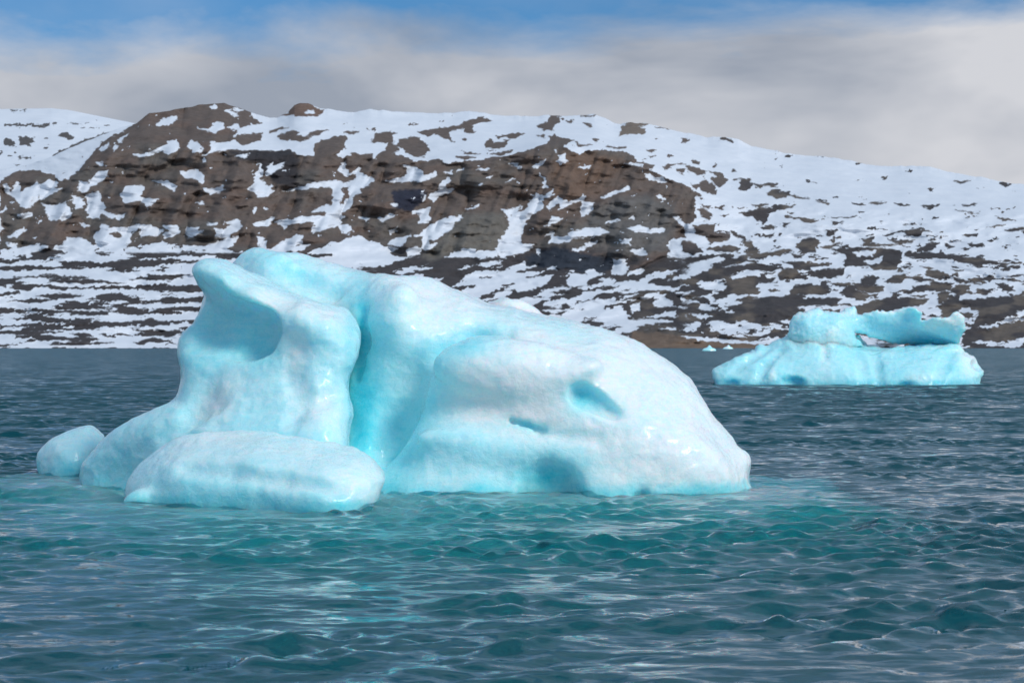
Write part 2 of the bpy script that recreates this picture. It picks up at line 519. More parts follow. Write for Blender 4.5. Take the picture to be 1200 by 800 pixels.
# patches traced from the photograph: (origin, scale, value, polygons)
PATCH = [
 ((0, 110), .175, S, '20,610 50,605 70,660 110,590 150,660 250,590 300,610 240,650 255,700 200,760 160,765 100,690 40,670|250,650 330,570 380,600 360,640 420,635 330,680 270,700|510,650 545,580 590,600 640,530 720,510 710,560 600,620 560,660|470,680 550,700 560,760 520,770|800,680 850,630 930,615 970,630 945,690 980,705 1065,710 990,745 930,715 835,730|1020,580 1090,575 1180,630 1160,655 1100,600|880,405 970,400 1060,365 1120,350 1115,320 1180,310 1190,370 1130,390 1060,385 1000,415 920,420|1055,200 1090,170 1180,155 1130,205 1070,215|660,370 735,330 740,350 680,385|755,370 790,345 775,385|795,315 865,262 850,285 805,320|655,465 690,455 700,475 665,480'),
 ((0, 190), .175, S, '280,275 350,290 450,280 490,350 440,390 340,385|580,220 660,190 700,300 700,335 780,360 830,350 800,380 740,375 680,340 660,380 590,370|50,510 150,440 170,455 100,500|0,410 30,440 0,455|120,350 210,340 215,365 160,380|540,405 595,420 570,435|645,480 690,420 740,440 850,440 960,425 1000,415 1090,455 1040,490 940,505 930,480 960,440 880,465 870,540 800,570 690,575 650,545|1100,425 1195,420 1195,470 1140,505 1100,480 1150,465|380,570 430,560 440,505 550,510 620,560 640,620 380,630|0,340 40,300 45,310 10,345|130,575 250,555 320,575 250,600 180,600|40,545 100,545 130,580 90,580'),
 ((0, 190), .175, R, '740,490 790,470 805,495 770,512|210,600 300,590 380,585 450,600 350,625 240,630'),
 ((190, 110), .175, S, '580,110 720,165 800,160 1200,150 1200,280 1060,310 1020,340 1010,410 910,410 850,370 640,380 480,370 330,390 275,415 330,370 315,320 350,320 360,340 460,325 530,350 660,300 680,260 520,265 490,300 485,280 510,245 600,215 690,195 600,150|0,175 95,155 50,200 0,215|0,370 60,345 30,320 100,310 100,380 30,395|165,345 195,310 265,350 255,390 215,385|235,225 320,240 340,195 410,195 420,225 345,262 300,245|405,115 450,108 520,145 470,140|310,85 370,75 365,100 330,98|465,95 540,105 510,120|440,220 500,205 510,240 460,240|485,415 580,402 550,425|265,445 280,430 290,460 268,462|110,518 240,515 285,550 275,600 200,560 140,550|0,575 60,600 100,625 75,655 0,605|278,635 320,640 400,615 415,645 310,670|575,640 610,600 620,550 655,510 660,460 680,510 640,570 690,600 755,650 710,680 650,700 635,655|680,550 730,460 740,490 820,460 800,490 710,545|230,735 270,725 280,745|800,650 870,635 960,620 980,595 1200,585 1200,635 1060,615 960,640 880,645'),
 ((190, 110), .175, R, '480,310 560,275 680,255 650,310 540,345|710,245 850,230 720,265|780,285 870,245 920,250 900,275 1000,290 930,315 800,300|970,275 1000,255 1110,240 1050,275|775,155 850,125 860,60 980,50 1020,95 1090,105 1040,155 940,160 860,140'),
 ((190, 110), .175, S, '955,115 1010,112 1030,132 970,130'),
 ((190, 190), .175, S, '1000,325 1110,280 1150,300 1200,240 1200,400 1140,440 1000,475 1030,400 860,410 815,450 765,400 830,385 950,375 1010,355 1100,365 1110,330|610,415 750,375 700,425 620,430|610,310 635,305 620,345|340,450 420,450 470,420 420,400 520,390 530,430 440,500 360,500|15,430 110,420 120,470 30,500 10,480 80,460|155,500 165,430 200,450 245,435 230,470 280,460 200,505|640,500 680,505 700,575 650,580|755,570 830,520 900,485 945,490 930,540 850,570 990,550 950,590 760,600|305,410 370,405 350,430|300,560 420,520 520,490 460,560 380,600 300,600'),
 ((390, 110), .175, S, '30,520 70,460 100,540 180,490 175,520 270,570 250,600 180,640 190,660 130,690 130,740 60,795 0,800 0,590 90,600 110,620 75,540|360,590 480,550 490,510 475,480 560,500 600,545 690,520 690,550 580,585 470,585|640,700 700,650 770,555 790,580 750,630 800,640 720,690 670,715|595,690 610,670 620,700 600,720|750,530 800,515 810,535|830,520 880,495 870,510|960,505 1050,500 1000,515|1020,570 1065,540 1060,555|970,605 1000,598 985,615'),
 ((390, 110), .175, R, '70,630 105,630 105,690 60,750 50,740 70,680|60,560 140,540 145,570 90,590|250,325 290,265 380,250 430,260 400,280 410,320 350,330 320,320|335,385 380,330 420,340 440,375 380,395|430,350 450,310 560,290 600,320 650,370 600,415 540,420 500,390|0,295 80,285 90,370 0,375|80,260 180,250 130,278|560,250 700,235 840,210 900,180 990,155 1070,180 960,195 930,240 945,260 880,255 870,230 790,245 780,290 810,320 720,290 680,260 640,290|1020,330 1050,300 1080,330 1180,315 1130,360 1030,360|1095,285 1200,280 1110,297|820,420 960,420 880,445|870,385 1000,400 890,400|1060,405 1200,385 1100,412|120,400 160,395 180,405 270,405 260,440 180,430'),
 ((390, 200), .175, S, '30,375 100,360 130,405 90,430|0,480 100,460 170,430 250,485 310,480 320,520 400,510 430,520 330,580 160,630 0,600|295,315 340,320 380,290 425,300 325,345|185,312 250,320 240,345 215,325|375,410 430,375 430,395 390,428|370,490 480,435 520,430 450,500|545,435 600,410 650,370 720,330 860,300 780,400 700,450 640,470 640,490 700,480 660,525 620,530 600,510 605,440|485,530 590,515 580,560 500,570|570,275 640,240 650,310 630,345 575,345|525,275 565,270 540,290|380,225 425,220 420,245|885,260 1000,230 970,250|820,545 900,525 960,525 940,560 860,565|1000,545 1080,535 1070,570 980,590|0,270 60,240 130,190 130,220 60,280 80,310 30,360 0,350'),
 ((580, 200), .175, S, '50,265 180,240 150,280 100,300 85,330 130,285 200,270 260,170 290,150 330,170 385,125 375,180 330,180 320,240 260,290 210,350 200,400 175,430 185,500 270,490 200,540 50,585 25,560 5,520 60,430 100,340|345,240 430,175 450,200 500,210 560,190 600,155 590,195 480,235 430,260 440,205 370,265|580,210 670,225 620,290 575,310|340,370 390,310 440,320 400,360|340,430 390,410 395,435|360,480 390,445 490,435 500,410 600,390 700,380 765,405 700,425 520,455 430,490|520,525 600,515 600,490 690,465 640,505 560,535|735,345 780,325 835,330 780,350|885,390 960,370 1040,390 1120,385 1130,415 960,410|830,465 910,450 895,495|915,525 990,530 1010,560 960,570|270,530 300,525 295,570|785,600 860,595 870,640 895,655 860,690 785,690|895,320 930,305 930,330|725,180 800,140 900,105 905,115 790,165 735,187|1000,20 1040,30 1060,60 1030,65|1060,50 1110,40 1190,80 1100,80|1085,170 1120,170 1130,195|1170,480 1200,450 1200,570 1160,560'),
 ((580, 110), .175, S, '425,440 430,410 475,395 480,450 440,475|260,495 280,465 340,445 290,500|290,530 340,580 345,625 315,620 325,585|570,490 640,480 600,500|75,595 100,575 135,572|100,470 130,470 180,495|860,465 960,465 1000,490 900,475|405,370 425,370 415,390'),
 ((580, 110), .175, R, '280,210 350,190 370,150 440,150 420,190 390,210 390,240 330,245|360,290 400,265 420,290|460,185 520,175 500,200|600,195 645,210 630,225|530,320 640,340 570,345|10,285 200,265 130,300|0,350 90,315 90,340 30,360|0,405 110,380 40,410|835,285 840,240 900,190 1030,205 940,225 1015,240 1000,265 900,265 850,285|1080,220 1170,240 1120,235|655,305 690,310 670,325|1015,370 1080,380 1040,395|1010,415 1075,420 1040,432|980,470 1070,480 1060,500 1010,490|1120,490 1160,485 1140,505|1155,480 1195,475 1170,490|740,350 880,360 840,370|580,150 690,135 640,150|275,275 340,280 330,295'),
 ((780, 130), .175, R, '130,365 200,370 270,400 260,425 200,430 160,400|280,400 370,420 410,470 370,510 330,490 300,455 350,440|230,470 260,455 320,500 340,560 260,540 230,520|160,490 240,490 200,520|70,390 130,390 120,412 80,410|100,195 155,195 145,220 110,222|355,200 380,170 450,195 450,215 400,200|180,330 240,340 240,355 190,345|490,480 530,450 585,455 580,500 540,530 490,525|440,455 510,455 460,465|650,485 760,490 720,510 670,505|590,485 650,495 640,510|675,555 720,530 800,540 830,540 830,570 740,585|840,560 960,590 880,585|435,395 465,405 445,408|575,690 640,680 690,700 660,770 620,735|490,690 600,660 760,640 860,630 750,670 550,705|820,715 900,710 1020,735 980,755 900,730|770,750 830,750 800,780|580,630 700,625 620,650|100,530 160,535 190,580 150,590|205,655 260,660 315,700 300,725 250,700|235,630 310,640 290,660|335,650 395,635 370,665|0,450 120,500 250,570 240,580 100,510 0,465|1005,605 1110,610 1090,625|1105,712 1200,715 1120,722|1110,740 1190,748 1120,755|10,365 50,360 30,375|65,348 130,350 90,358'),
 ((780, 240), .175, S, '45,80 75,80 130,125 200,120 150,140 165,165 200,200 290,240 270,290 220,270 190,240 150,220 115,140|30,310 40,240 120,225 110,310 60,320'),
 ((780, 240), .175, R, '190,140 330,130 320,190 430,200 420,235 330,250 290,255 280,220 200,190|115,240 200,255 250,310 200,330 110,310|440,185 520,210 530,235 450,205|510,240 570,240 585,285 545,280|270,290 400,275 495,285 480,310 350,315|660,205 735,195 700,220|640,155 730,145 720,160 660,165|870,275 930,225 1000,220 1040,250 980,290 1000,320 920,320|1030,285 1180,255 1080,300|1075,175 1140,165 1130,205 1090,200|1110,300 1200,290 1200,330|130,370 230,340 400,330 250,370 140,395|300,410 400,370 520,350 560,370 450,400 380,410 330,430|510,340 720,315 800,300 850,315 760,340 680,340 660,370 600,360|100,520 190,470 300,430 380,420 500,430 480,460 380,490 250,510 130,530|390,425 600,385 700,420 600,440 500,430|620,400 700,410 780,430 640,445|780,375 1110,395 1110,405 960,415 970,440 870,430 840,400|840,330 930,335 890,355|750,470 800,425 880,440 900,490 820,500 760,495|980,480 1040,440 1200,420 1200,450 1110,490|390,530 480,490 580,480 730,500 700,520 610,520 600,560 560,590 460,590 340,635 330,610 420,550|830,570 870,535 960,530 1080,540 1095,590 1000,600 900,600 840,600|70,575 110,550 210,555 170,580|110,620 180,590 310,580 290,600 150,630|240,640 280,630 300,650|0,580 70,595 110,660 70,670 0,620|400,680 560,650 670,620 840,610 950,630 1170,630 1130,670 950,670 870,690 940,710 860,760 600,790 540,770 300,780 320,740 540,710 410,690|460,640 560,610 620,620 560,650|0,690 180,690 320,720 180,725 0,730|0,760 180,770 180,790 0,790|60,425 130,400 80,432|0,490 70,465 30,500'),
 ((990, 260), .175, R, '0,180 180,170 370,190 370,280 330,325 200,320 150,290 0,290|400,205 540,205 700,220 930,255 1100,290 940,285 750,275 720,250 500,245 410,230|530,165 560,135 625,140 590,195 540,195|665,140 740,165 700,185|825,145 900,145 930,165 850,165|395,80 470,60 510,65 500,90 410,92|350,70 480,40 590,65 500,60 360,75|255,85 350,75 300,95|290,115 370,125 470,128 380,150 320,130|100,150 200,145 390,155 250,160|110,120 200,105 150,140|1075,60 1110,45 1200,40 1200,55 1090,66|800,90 890,80 880,100 820,100|380,300 450,300 410,318|510,300 600,310 560,325|550,345 620,325 700,365 600,380|710,320 800,325 740,338|270,400 330,360 400,355 420,370 380,400 310,410|410,365 520,370 600,400 560,405 490,390|450,430 550,425 600,405 720,410 700,460 620,460 490,455|700,470 760,420 840,430 810,485 750,490|720,375 800,390 920,420 740,400|890,445 990,470 960,485 890,480|900,375 970,355 1000,380 940,388|1080,385 1200,395 1100,400|1050,445 1140,435 1130,465 1060,470|1095,355 1200,350 1110,365|110,400 140,365 220,370 200,410 130,425|80,445 200,420 270,430 250,460 150,470 90,465|0,430 80,440 60,460 0,460|0,480 180,490 100,515 0,505|60,570 260,510 440,510 560,520 520,555 350,570 310,600 180,610 120,630 70,630|440,490 560,490 540,505|620,570 720,530 900,520 1090,500 1300,495 1260,560 1130,620 970,690 860,690 900,620 900,580 780,570 760,600 640,650 650,600|770,610 860,610 820,640|780,800 850,700 960,720 1050,700 1300,700 1300,760 1080,795'),
 ((990, 260), .175, S, '60,200 200,195 180,225 90,225|130,265 250,235 230,270 180,285'),
 ((990, 150), .175, R, '180,500 280,500 230,510|330,500 430,515 370,522|520,525 630,515 560,545|730,545 900,570 850,565|780,515 900,505 840,525|1000,590 1150,625 1060,620|960,660 1080,650 1000,663|50,495 150,515 100,520|0,600 80,585 40,603|1025,370 1070,360 1115,385 1060,390|730,350 840,355 760,365|380,640 480,650 390,645'),
 ((580, 290), .175, S, '110,270 190,220 270,195 390,185 350,240 250,280 160,295|0,175 90,150 200,90 215,130 270,130 100,175 0,195|480,215 520,175 580,180 620,200 600,155 640,150 715,185 620,215 610,250 500,255|0,310 100,285 115,300 40,340 0,340|180,340 320,335 270,390 200,385|310,290 440,255 500,270 330,300|500,340 620,300 730,285 660,320 600,340|490,385 620,360 690,345 860,360 740,390 690,410 600,405|640,495 800,430 870,425 890,490 1090,480 1190,500 860,530 790,510|300,425 500,410 400,435|420,490 520,460 620,460 560,500 660,530 600,545 460,515|910,420 905,390 970,365 975,420|1060,380 1130,355 1200,370 1200,390 1100,400|700,215 770,205 760,230|550,270 630,262 600,280|740,255 900,220 1000,225 1060,250 1200,280 1000,285 870,260|830,295 940,280 880,305|980,345 1040,310 1100,305 1010,340|760,565 1200,540 1200,560 900,575 780,572|980,215 1060,200 1030,230|370,400 460,375 430,400|1130,440 1200,430 1200,470|340,140 400,125 420,150'),
 ((0, 290), .2, R, '540,100 620,85 760,75 900,85 740,125|60,235 210,230 180,250 100,248|210,280 380,270 500,280 300,305|500,300 760,300 640,315|300,375 400,370 640,375 640,395 420,395|760,235 1200,230 1100,255 820,245|750,435 880,420 1000,435 890,465|280,190 500,190 740,210 400,210|0,110 250,115 520,110 250,128 0,130|660,380 720,345 870,370 780,390|0,490 380,490 200,510 0,505|520,440 650,440 600,470|780,480 1060,490 1000,520 900,515|780,555 900,530 990,550 820,562|900,310 1000,295 1200,300 1180,320|390,345 660,345 600,358|410,495 550,515 480,525|270,230 380,235 340,248|80,170 470,165 260,180|750,185 940,165 1120,160 960,190|0,190 60,185 40,205|900,360 1050,350 1200,375 1000,370|0,570 80,560 20,566|280,565 520,555 680,560 400,570'),
]


def paint(px, py, field, val, P, soft=0.9):
    P = np.asarray(P, float)
    m = (px > P[:, 0].min() - 6) & (px < P[:, 0].max() + 6) & (py > P[:, 1].min() - 6) & (py < P[:, 1].max() + 6)
    if not m.any(): return
    sd = poly_sd(P, px[m], py[m])
    w = sstep(soft, -soft, sd - 0.5)
    if np.ndim(val):
        field[m] += (np.asarray(val) - field[m]) * w[:, None]
    else:
        field[m] += (val - field[m]) * w


def grid_quads(nr, nc):
    id_ = np.arange(nr * nc).reshape(nr, nc)
    return np.stack([id_[:-1, :-1], id_[:-1, 1:], id_[1:, 1:], id_[1:, :-1]], -1).reshape(-1, 4)


def build_mountain():
    sk = np.array(SKY, float)
    cols = np.r_[np.arange(-900, -30, 10), np.arange(-30, 1231, 1.0), np.arange(1240, 2101, 10)]
    sky = np.interp(cols, sk[:, 0], sk[:, 1])
    sky0 = sky
    jag = 1.2 * fbm2(cols / 9.0, cols * 0 + 3.3, 5, 3)
    nr = 290
    t = np.linspace(0, 1, nr)[:, None]
    py0 = 412.5 + 0.0 * cols
    def soft(a, w):
        ci = np.arange(cols[0], cols[-1] + 1); ai = np.interp(ci, cols, a)
        kk = np.hanning(2 * w + 1); kk /= kk.sum()
        return np.interp(cols, ci, np.convolve(np.pad(ai, w, 'edge'), kk, 'valid'))
    sm = soft(sky, 110)
    s2 = soft(sky, 26)
    PY = py0 * (1 - t) + sm * t + (s2 - sm) * t ** 4 + (sky - s2) * t ** 34 + jag * t ** 70
    PX = np.broadcast_to(cols, PY.shape).copy()
    # --- where the snow lies
    wx = PX + 4.0 * fbm2(PX / 11.0, PY / 7.0, 21, 4, 0.7) + 1.5 * noise2(PX / 2.9, PY / 2.1, 25); wy = PY + 2.4 * fbm2(PX / 11.0, PY / 6.0, 31, 4, 0.7) + 1.0 * noise2(PX / 3.3, PY / 2.1, 35)
    snow = np.ones_like(PX)
    # upper snowfields: only specks of rock, a few more lower down on the right
    up = fbm2(wx / 14.0, wy / 3.4, 41, 4)
    dens = np.interp(PY, [120, 200, 260, 300, 345, 400], [-0.72, -0.62, -0.50, -0.38, -0.17, -0.02])
    snow = sstep(-0.10, 0.10, up - dens)
    # streaky foot of the mountain on the left
    sh = wy + 0.02 * wx
    st = fbm2(wx / 46.0, sh / 4.2, 51, 4) + 0.25 * fbm2(wx / 12.0, sh / 2.2, 55, 2)
    left = sstep(-0.10, 0.10, st + 0.10 - 0.25 * sstep(306, 296, PY))
    wl = sstep(470, 400, PX) * sstep(292, 300, PY)
    snow = snow * (1 - wl) + left * wl
    # broken rock steps between the cliff and the shore
    md = fbm2((wx + 1.4 * wy) / 26.0, (wy + 0.12 * wx) / 6.0, 61, 4)
    mid = sstep(-0.10, 0.10, md - 0.16 * sstep(560, 620, PX) + 0.05)
    wm = sstep(400, 460, PX) * sstep(830, 780, PX) * sstep(296, 306, PY)
    snow = snow * (1 - wm) + mid * wm
    paint(wx, wy, snow, 0.0, CLIFF)
    rk = fbm2(wx / 8.0, wy / 4.0, 71, 4)                     # crumbs of snow caught on the ledges
    cl = sstep(2, -4, poly_sd(CLIFF, PX, PY))
    snow = np.maximum(snow, cl * sstep(0.60, 0.68, rk))
    for (x0, y0), s, val, txt in PATCH:
        for pg in txt.split('|'):
            P = np.array([[float(c) for c in q.split(',')] for q in pg.split()]) * s + (x0, y0)
            paint(wx, wy, snow, float(val), P, 2.3)
    # snow foot along the water on both sides, bare bank in the middle
    foot = sstep(403.5, 405.5, PY) * sstep(330, 250, PX)
    snow = np.maximum(snow, 0.9 * foot * sstep(-0.25, 0.1, fbm2(wx / 20, wy / 3, 77, 3) + 0.2))
    bank = [(733, 409), (738, 392), (746, 387), (775, 386), (800, 388), (840, 393), (868, 397), (905, 399), (930, 402), (960, 409), (960, 416), (733, 416)]
    paint(wx, wy, snow, 0.0, bank)
    paint(wx, wy, snow, 0.0, [(-900, 408.3), (700, 408.6), (733, 408), (1130, 407.5), (2100, 408), (2100, 420), (-900, 420)], 0.7)
    paint(wx, wy, snow, 1.0, [(798, 393.5), (830, 395), (870, 399.5), (930, 399), (960, 404), (900, 403.5), (860, 402), (825, 398.5)])
    # --- rock colour
    rock = np.empty(PX.shape + (3,))
    rock[:] = (0.060, 0.053, 0.053)
    tan = sstep(-0.1, 0.35, fbm2(PX / 30.0, PY / 11.0, 81, 3)) * sstep(700, 800, PX)
    rock += (np.array((0.135, 0.110, 0.090)) - rock) * tan[..., None] * 0.85
    up_ = sstep(300, 270, PY) * sstep(900, 800, PX)
    rock += (np.array((0.128, 0.099, 0.084)) - rock) * up_[..., None]
    n1 = fbm2(PX / 40.0, PY / 9.0, 91, 4)
    red = cl * sstep(0.0, 0.5, n1)
    rock += (np.array((0.136, 0.096, 0.078)) - rock) * red[..., None] * 0.8
    gry = cl * sstep(0.05, 0.5, fbm2(PX / 60.0, PY / 30.0, 97, 3))
    rock += (np.array((0.122, 0.108, 0.095)) - rock) * gry[..., None] * 0.8
    def tone(c, P, soft=5.0):
        paint(wx, wy, rock, c, P, soft)
    tone((0.150, 0.100, 0.074), [(645, 205), (660, 178), (690, 178), (730, 186), (700, 225), (670, 236), (645, 226)], 6)
    tone((0.145, 0.130, 0.112), [(535, 250), (590, 250), (596, 270), (582, 292), (535, 296), (505, 305), (495, 300), (525, 272)], 4)
    tone((0.130, 0.120, 0.112), [(690, 250), (720, 232), (760, 228), (790, 245), (785, 290), (750, 300), (700, 290), (680, 270)], 8)
    tone((0.034, 0.040, 0.052), [(617, 300), (650, 290), (690, 297), (717, 305), (722, 312), (705, 320), (660, 316), (617, 312)], 3)  # blue-grey shadow at the cliff foot, painted into the rock colour
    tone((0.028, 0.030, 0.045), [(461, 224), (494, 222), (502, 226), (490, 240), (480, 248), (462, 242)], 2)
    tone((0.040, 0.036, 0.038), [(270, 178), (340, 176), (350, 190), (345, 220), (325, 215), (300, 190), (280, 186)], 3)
    tone((0.170, 0.120, 0.088), [(735, 408), (742, 390), (775, 391), (860, 398), (925, 404), (925, 408)], 2)
    tone((0.160, 0.105, 0.080), [(328, 138), (340, 118), (370, 118), (385, 128), (372, 138)], 3)
    tone((0.185, 0.145, 0.115), [(724, 162), (728, 145), (760, 140), (768, 155), (745, 160)], 3)
    # --- distance of the ground behind each pixel: shore, apron, cliff, snowfields
    lo = np.interp(cols, [-900, 0, 200, 420, 500, 620, 760, 820, 900, 2100], [300, 298, 288, 290, 298, 312, 312, 300, 300, 320])
    hi = np.interp(cols, [-900, 0, 80, 160, 246, 340, 410, 500, 600, 650, 740, 800, 860, 2100], [230, 214, 205, 170, 172, 178, 178, 188, 182, 165, 182, 210, 240, 280])
    lo = soft(lo, 50); hi = soft(hi, 40)
    hi = np.minimum(hi, lo - 15); hi = soft(np.maximum(hi, sky + 4), 12); hi = np.maximum(hi, sky + 2)
    d_sky = np.interp(cols, [-900, 0, 160, 300, 700, 900, 2100], [2950, 2950, 3000, 3250, 3600, 3600, 3300])
    d_sky = soft(d_sky, 90)
    D = np.empty_like(PY)
    for j in range(len(cols)):
        D[:, j] = np.interp(PY[:, j], [sky[j], hi[j], lo[j], 404.0, 412.6], [d_sky[j], 2800.0, 2530.0, 2020.0, 1985.0])
    k = np.ones(9) / 9
    for _ in range(2):
        Dp = np.pad(D, ((4, 4), (0, 0)), 'reflect', reflect_type='odd')
        D = sum(Dp[i:i + D.shape[0]] for i in range(9)) / 9
    Dp = np.pad(D, ((0, 0), (15, 15)), 'edge'); w_ = np.hanning(33)[1:-1]; w_ /= w_.sum()
    D = sum(Dp[:, i:i + D.shape[1]] * w_[i] for i in range(31))
    # relief: gullies and ledges in the rock, smooth swells under the snow
    rocky = 1 - np.clip(snow, 0, 1)
    fade = sstep(408, 400, PY)
    gully = np.abs(fbm2(PX / 36.0 + 0.5 * PY / 40, PY / 80.0, 101, 3))
    ledge = fbm2(PX / 70.0, PY / 5.0, 111, 4)
    D = D - fade * cl * (60 * (gully - 0.25) + 2 * ledge)
    D = D + fade * (4 * fbm2(PX / 12.0, PY / 7.0, 121, 4) * (0.25 + rocky)) - 2.0 * fade * rocky
    D = D + fade * (44 * fbm2(PX / 90.0, PY / 26.0, 131, 3) + 13 * fbm2(PX / 26.0, PY / 8.0, 137, 3))
    # low earth bank with a steep face
    D = D + 30 * sstep(2, -3, poly_sd(bank, PX, PY)) * sstep(404, 396, PY) * 0.3
    V = pix(PX, PY, D)
    # a few rows that fall away behind the skyline
    back = []
    for q in range(1, 5):
        b = V[-1].copy(); b[:, 1] += q * 90; b[:, 2] -= 6 * q * q + 4 * q
        back.append(b[None])
    V = np.concatenate([V] + back, 0)
    ext = lambda A: np.concatenate([A] + [A[-1:]] * 4, 0)
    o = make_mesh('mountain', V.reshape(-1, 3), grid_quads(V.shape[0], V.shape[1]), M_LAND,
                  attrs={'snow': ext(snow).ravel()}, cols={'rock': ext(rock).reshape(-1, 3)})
    tag(o, 'brown rocky mountainside streaked and capped with snow across the fjord', kind='structure')

    # far snow dome on the left, behind the shoulder of the mountain
    sk2 = np.array([(-900, 170), (-400, 142), (-120, 131), (0, 128), (60, 127), (80, 129), (100, 133), (130, 139), (160, 145), (200, 152), (260, 168), (340, 190)], float)
    cols = np.r_[np.arange(-900, -30, 10), np.arange(-30, 341, 1.0)]
    sky = np.interp(cols, sk2[:, 0], sk2[:, 1])
    t = np.linspace(0, 1, 90)[:, None]
    PY = 232 * (1 - t) + sky * t
    PX = np.broadcast_to(cols, PY.shape).copy()
    D = 4000 + 1500 * t ** 1.3 + 60 * fbm2(PX / 60, PY / 20, 141, 3) + 0 * PX
    snow = sstep(-0.1, 0.1, fbm2(PX / 14, PY / 3.0, 151, 4) + np.interp(PY, [125, 150, 165, 200], [0.8, 0.55, 0.6, 0.5]))
    wx = PX + 6 * fbm2(PX / 7, PY / 4, 22, 3, 0.7); wy = PY + 4 * fbm2(PX / 7, PY / 4, 23, 3, 0.7)
    for pg in '45,205 290,200 330,212 270,220|30,300 90,310 90,360 40,350|115,285 220,290 235,330 140,355|385,280 440,265 510,295 440,298|0,210 130,205 140,220|55,110 190,108 100,118|90,430 240,415 200,432|80,475 160,465 120,480|0,515 130,505 60,530|350,200 400,195 370,212|430,195 600,205 520,200|0,390 40,395 10,415|350,415 500,340 745,250 740,262 520,355 380,415'.split('|'):
        P = np.array([[float(c) for c in q.split(',')] for q in pg.split()]) * .175 + (0, 110)
        paint(wx, wy, snow, 0.0, chaikin(P, 1), 1.8)
    rock = np.empty(PX.shape + (3,)); rock[:] = (0.10, 0.09, 0.085)
    V = pix(PX, PY, D)
    b = V[-1:].copy(); b[..., 1] += 300; b[..., 2] -= 40
    V = np.concatenate([V, b], 0)
    o = make_mesh('far_hill', V.reshape(-1, 3), grid_quads(V.shape[0], V.shape[1]), M_LAND,
                  attrs={'snow': np.concatenate([snow, snow[-1:]]).ravel()}, cols={'rock': np.concatenate([rock, rock[-1:]]).reshape(-1, 3)})
    tag(o, 'rounded snow dome far behind the left shoulder of the mountain', kind='structure')


build_mountain()


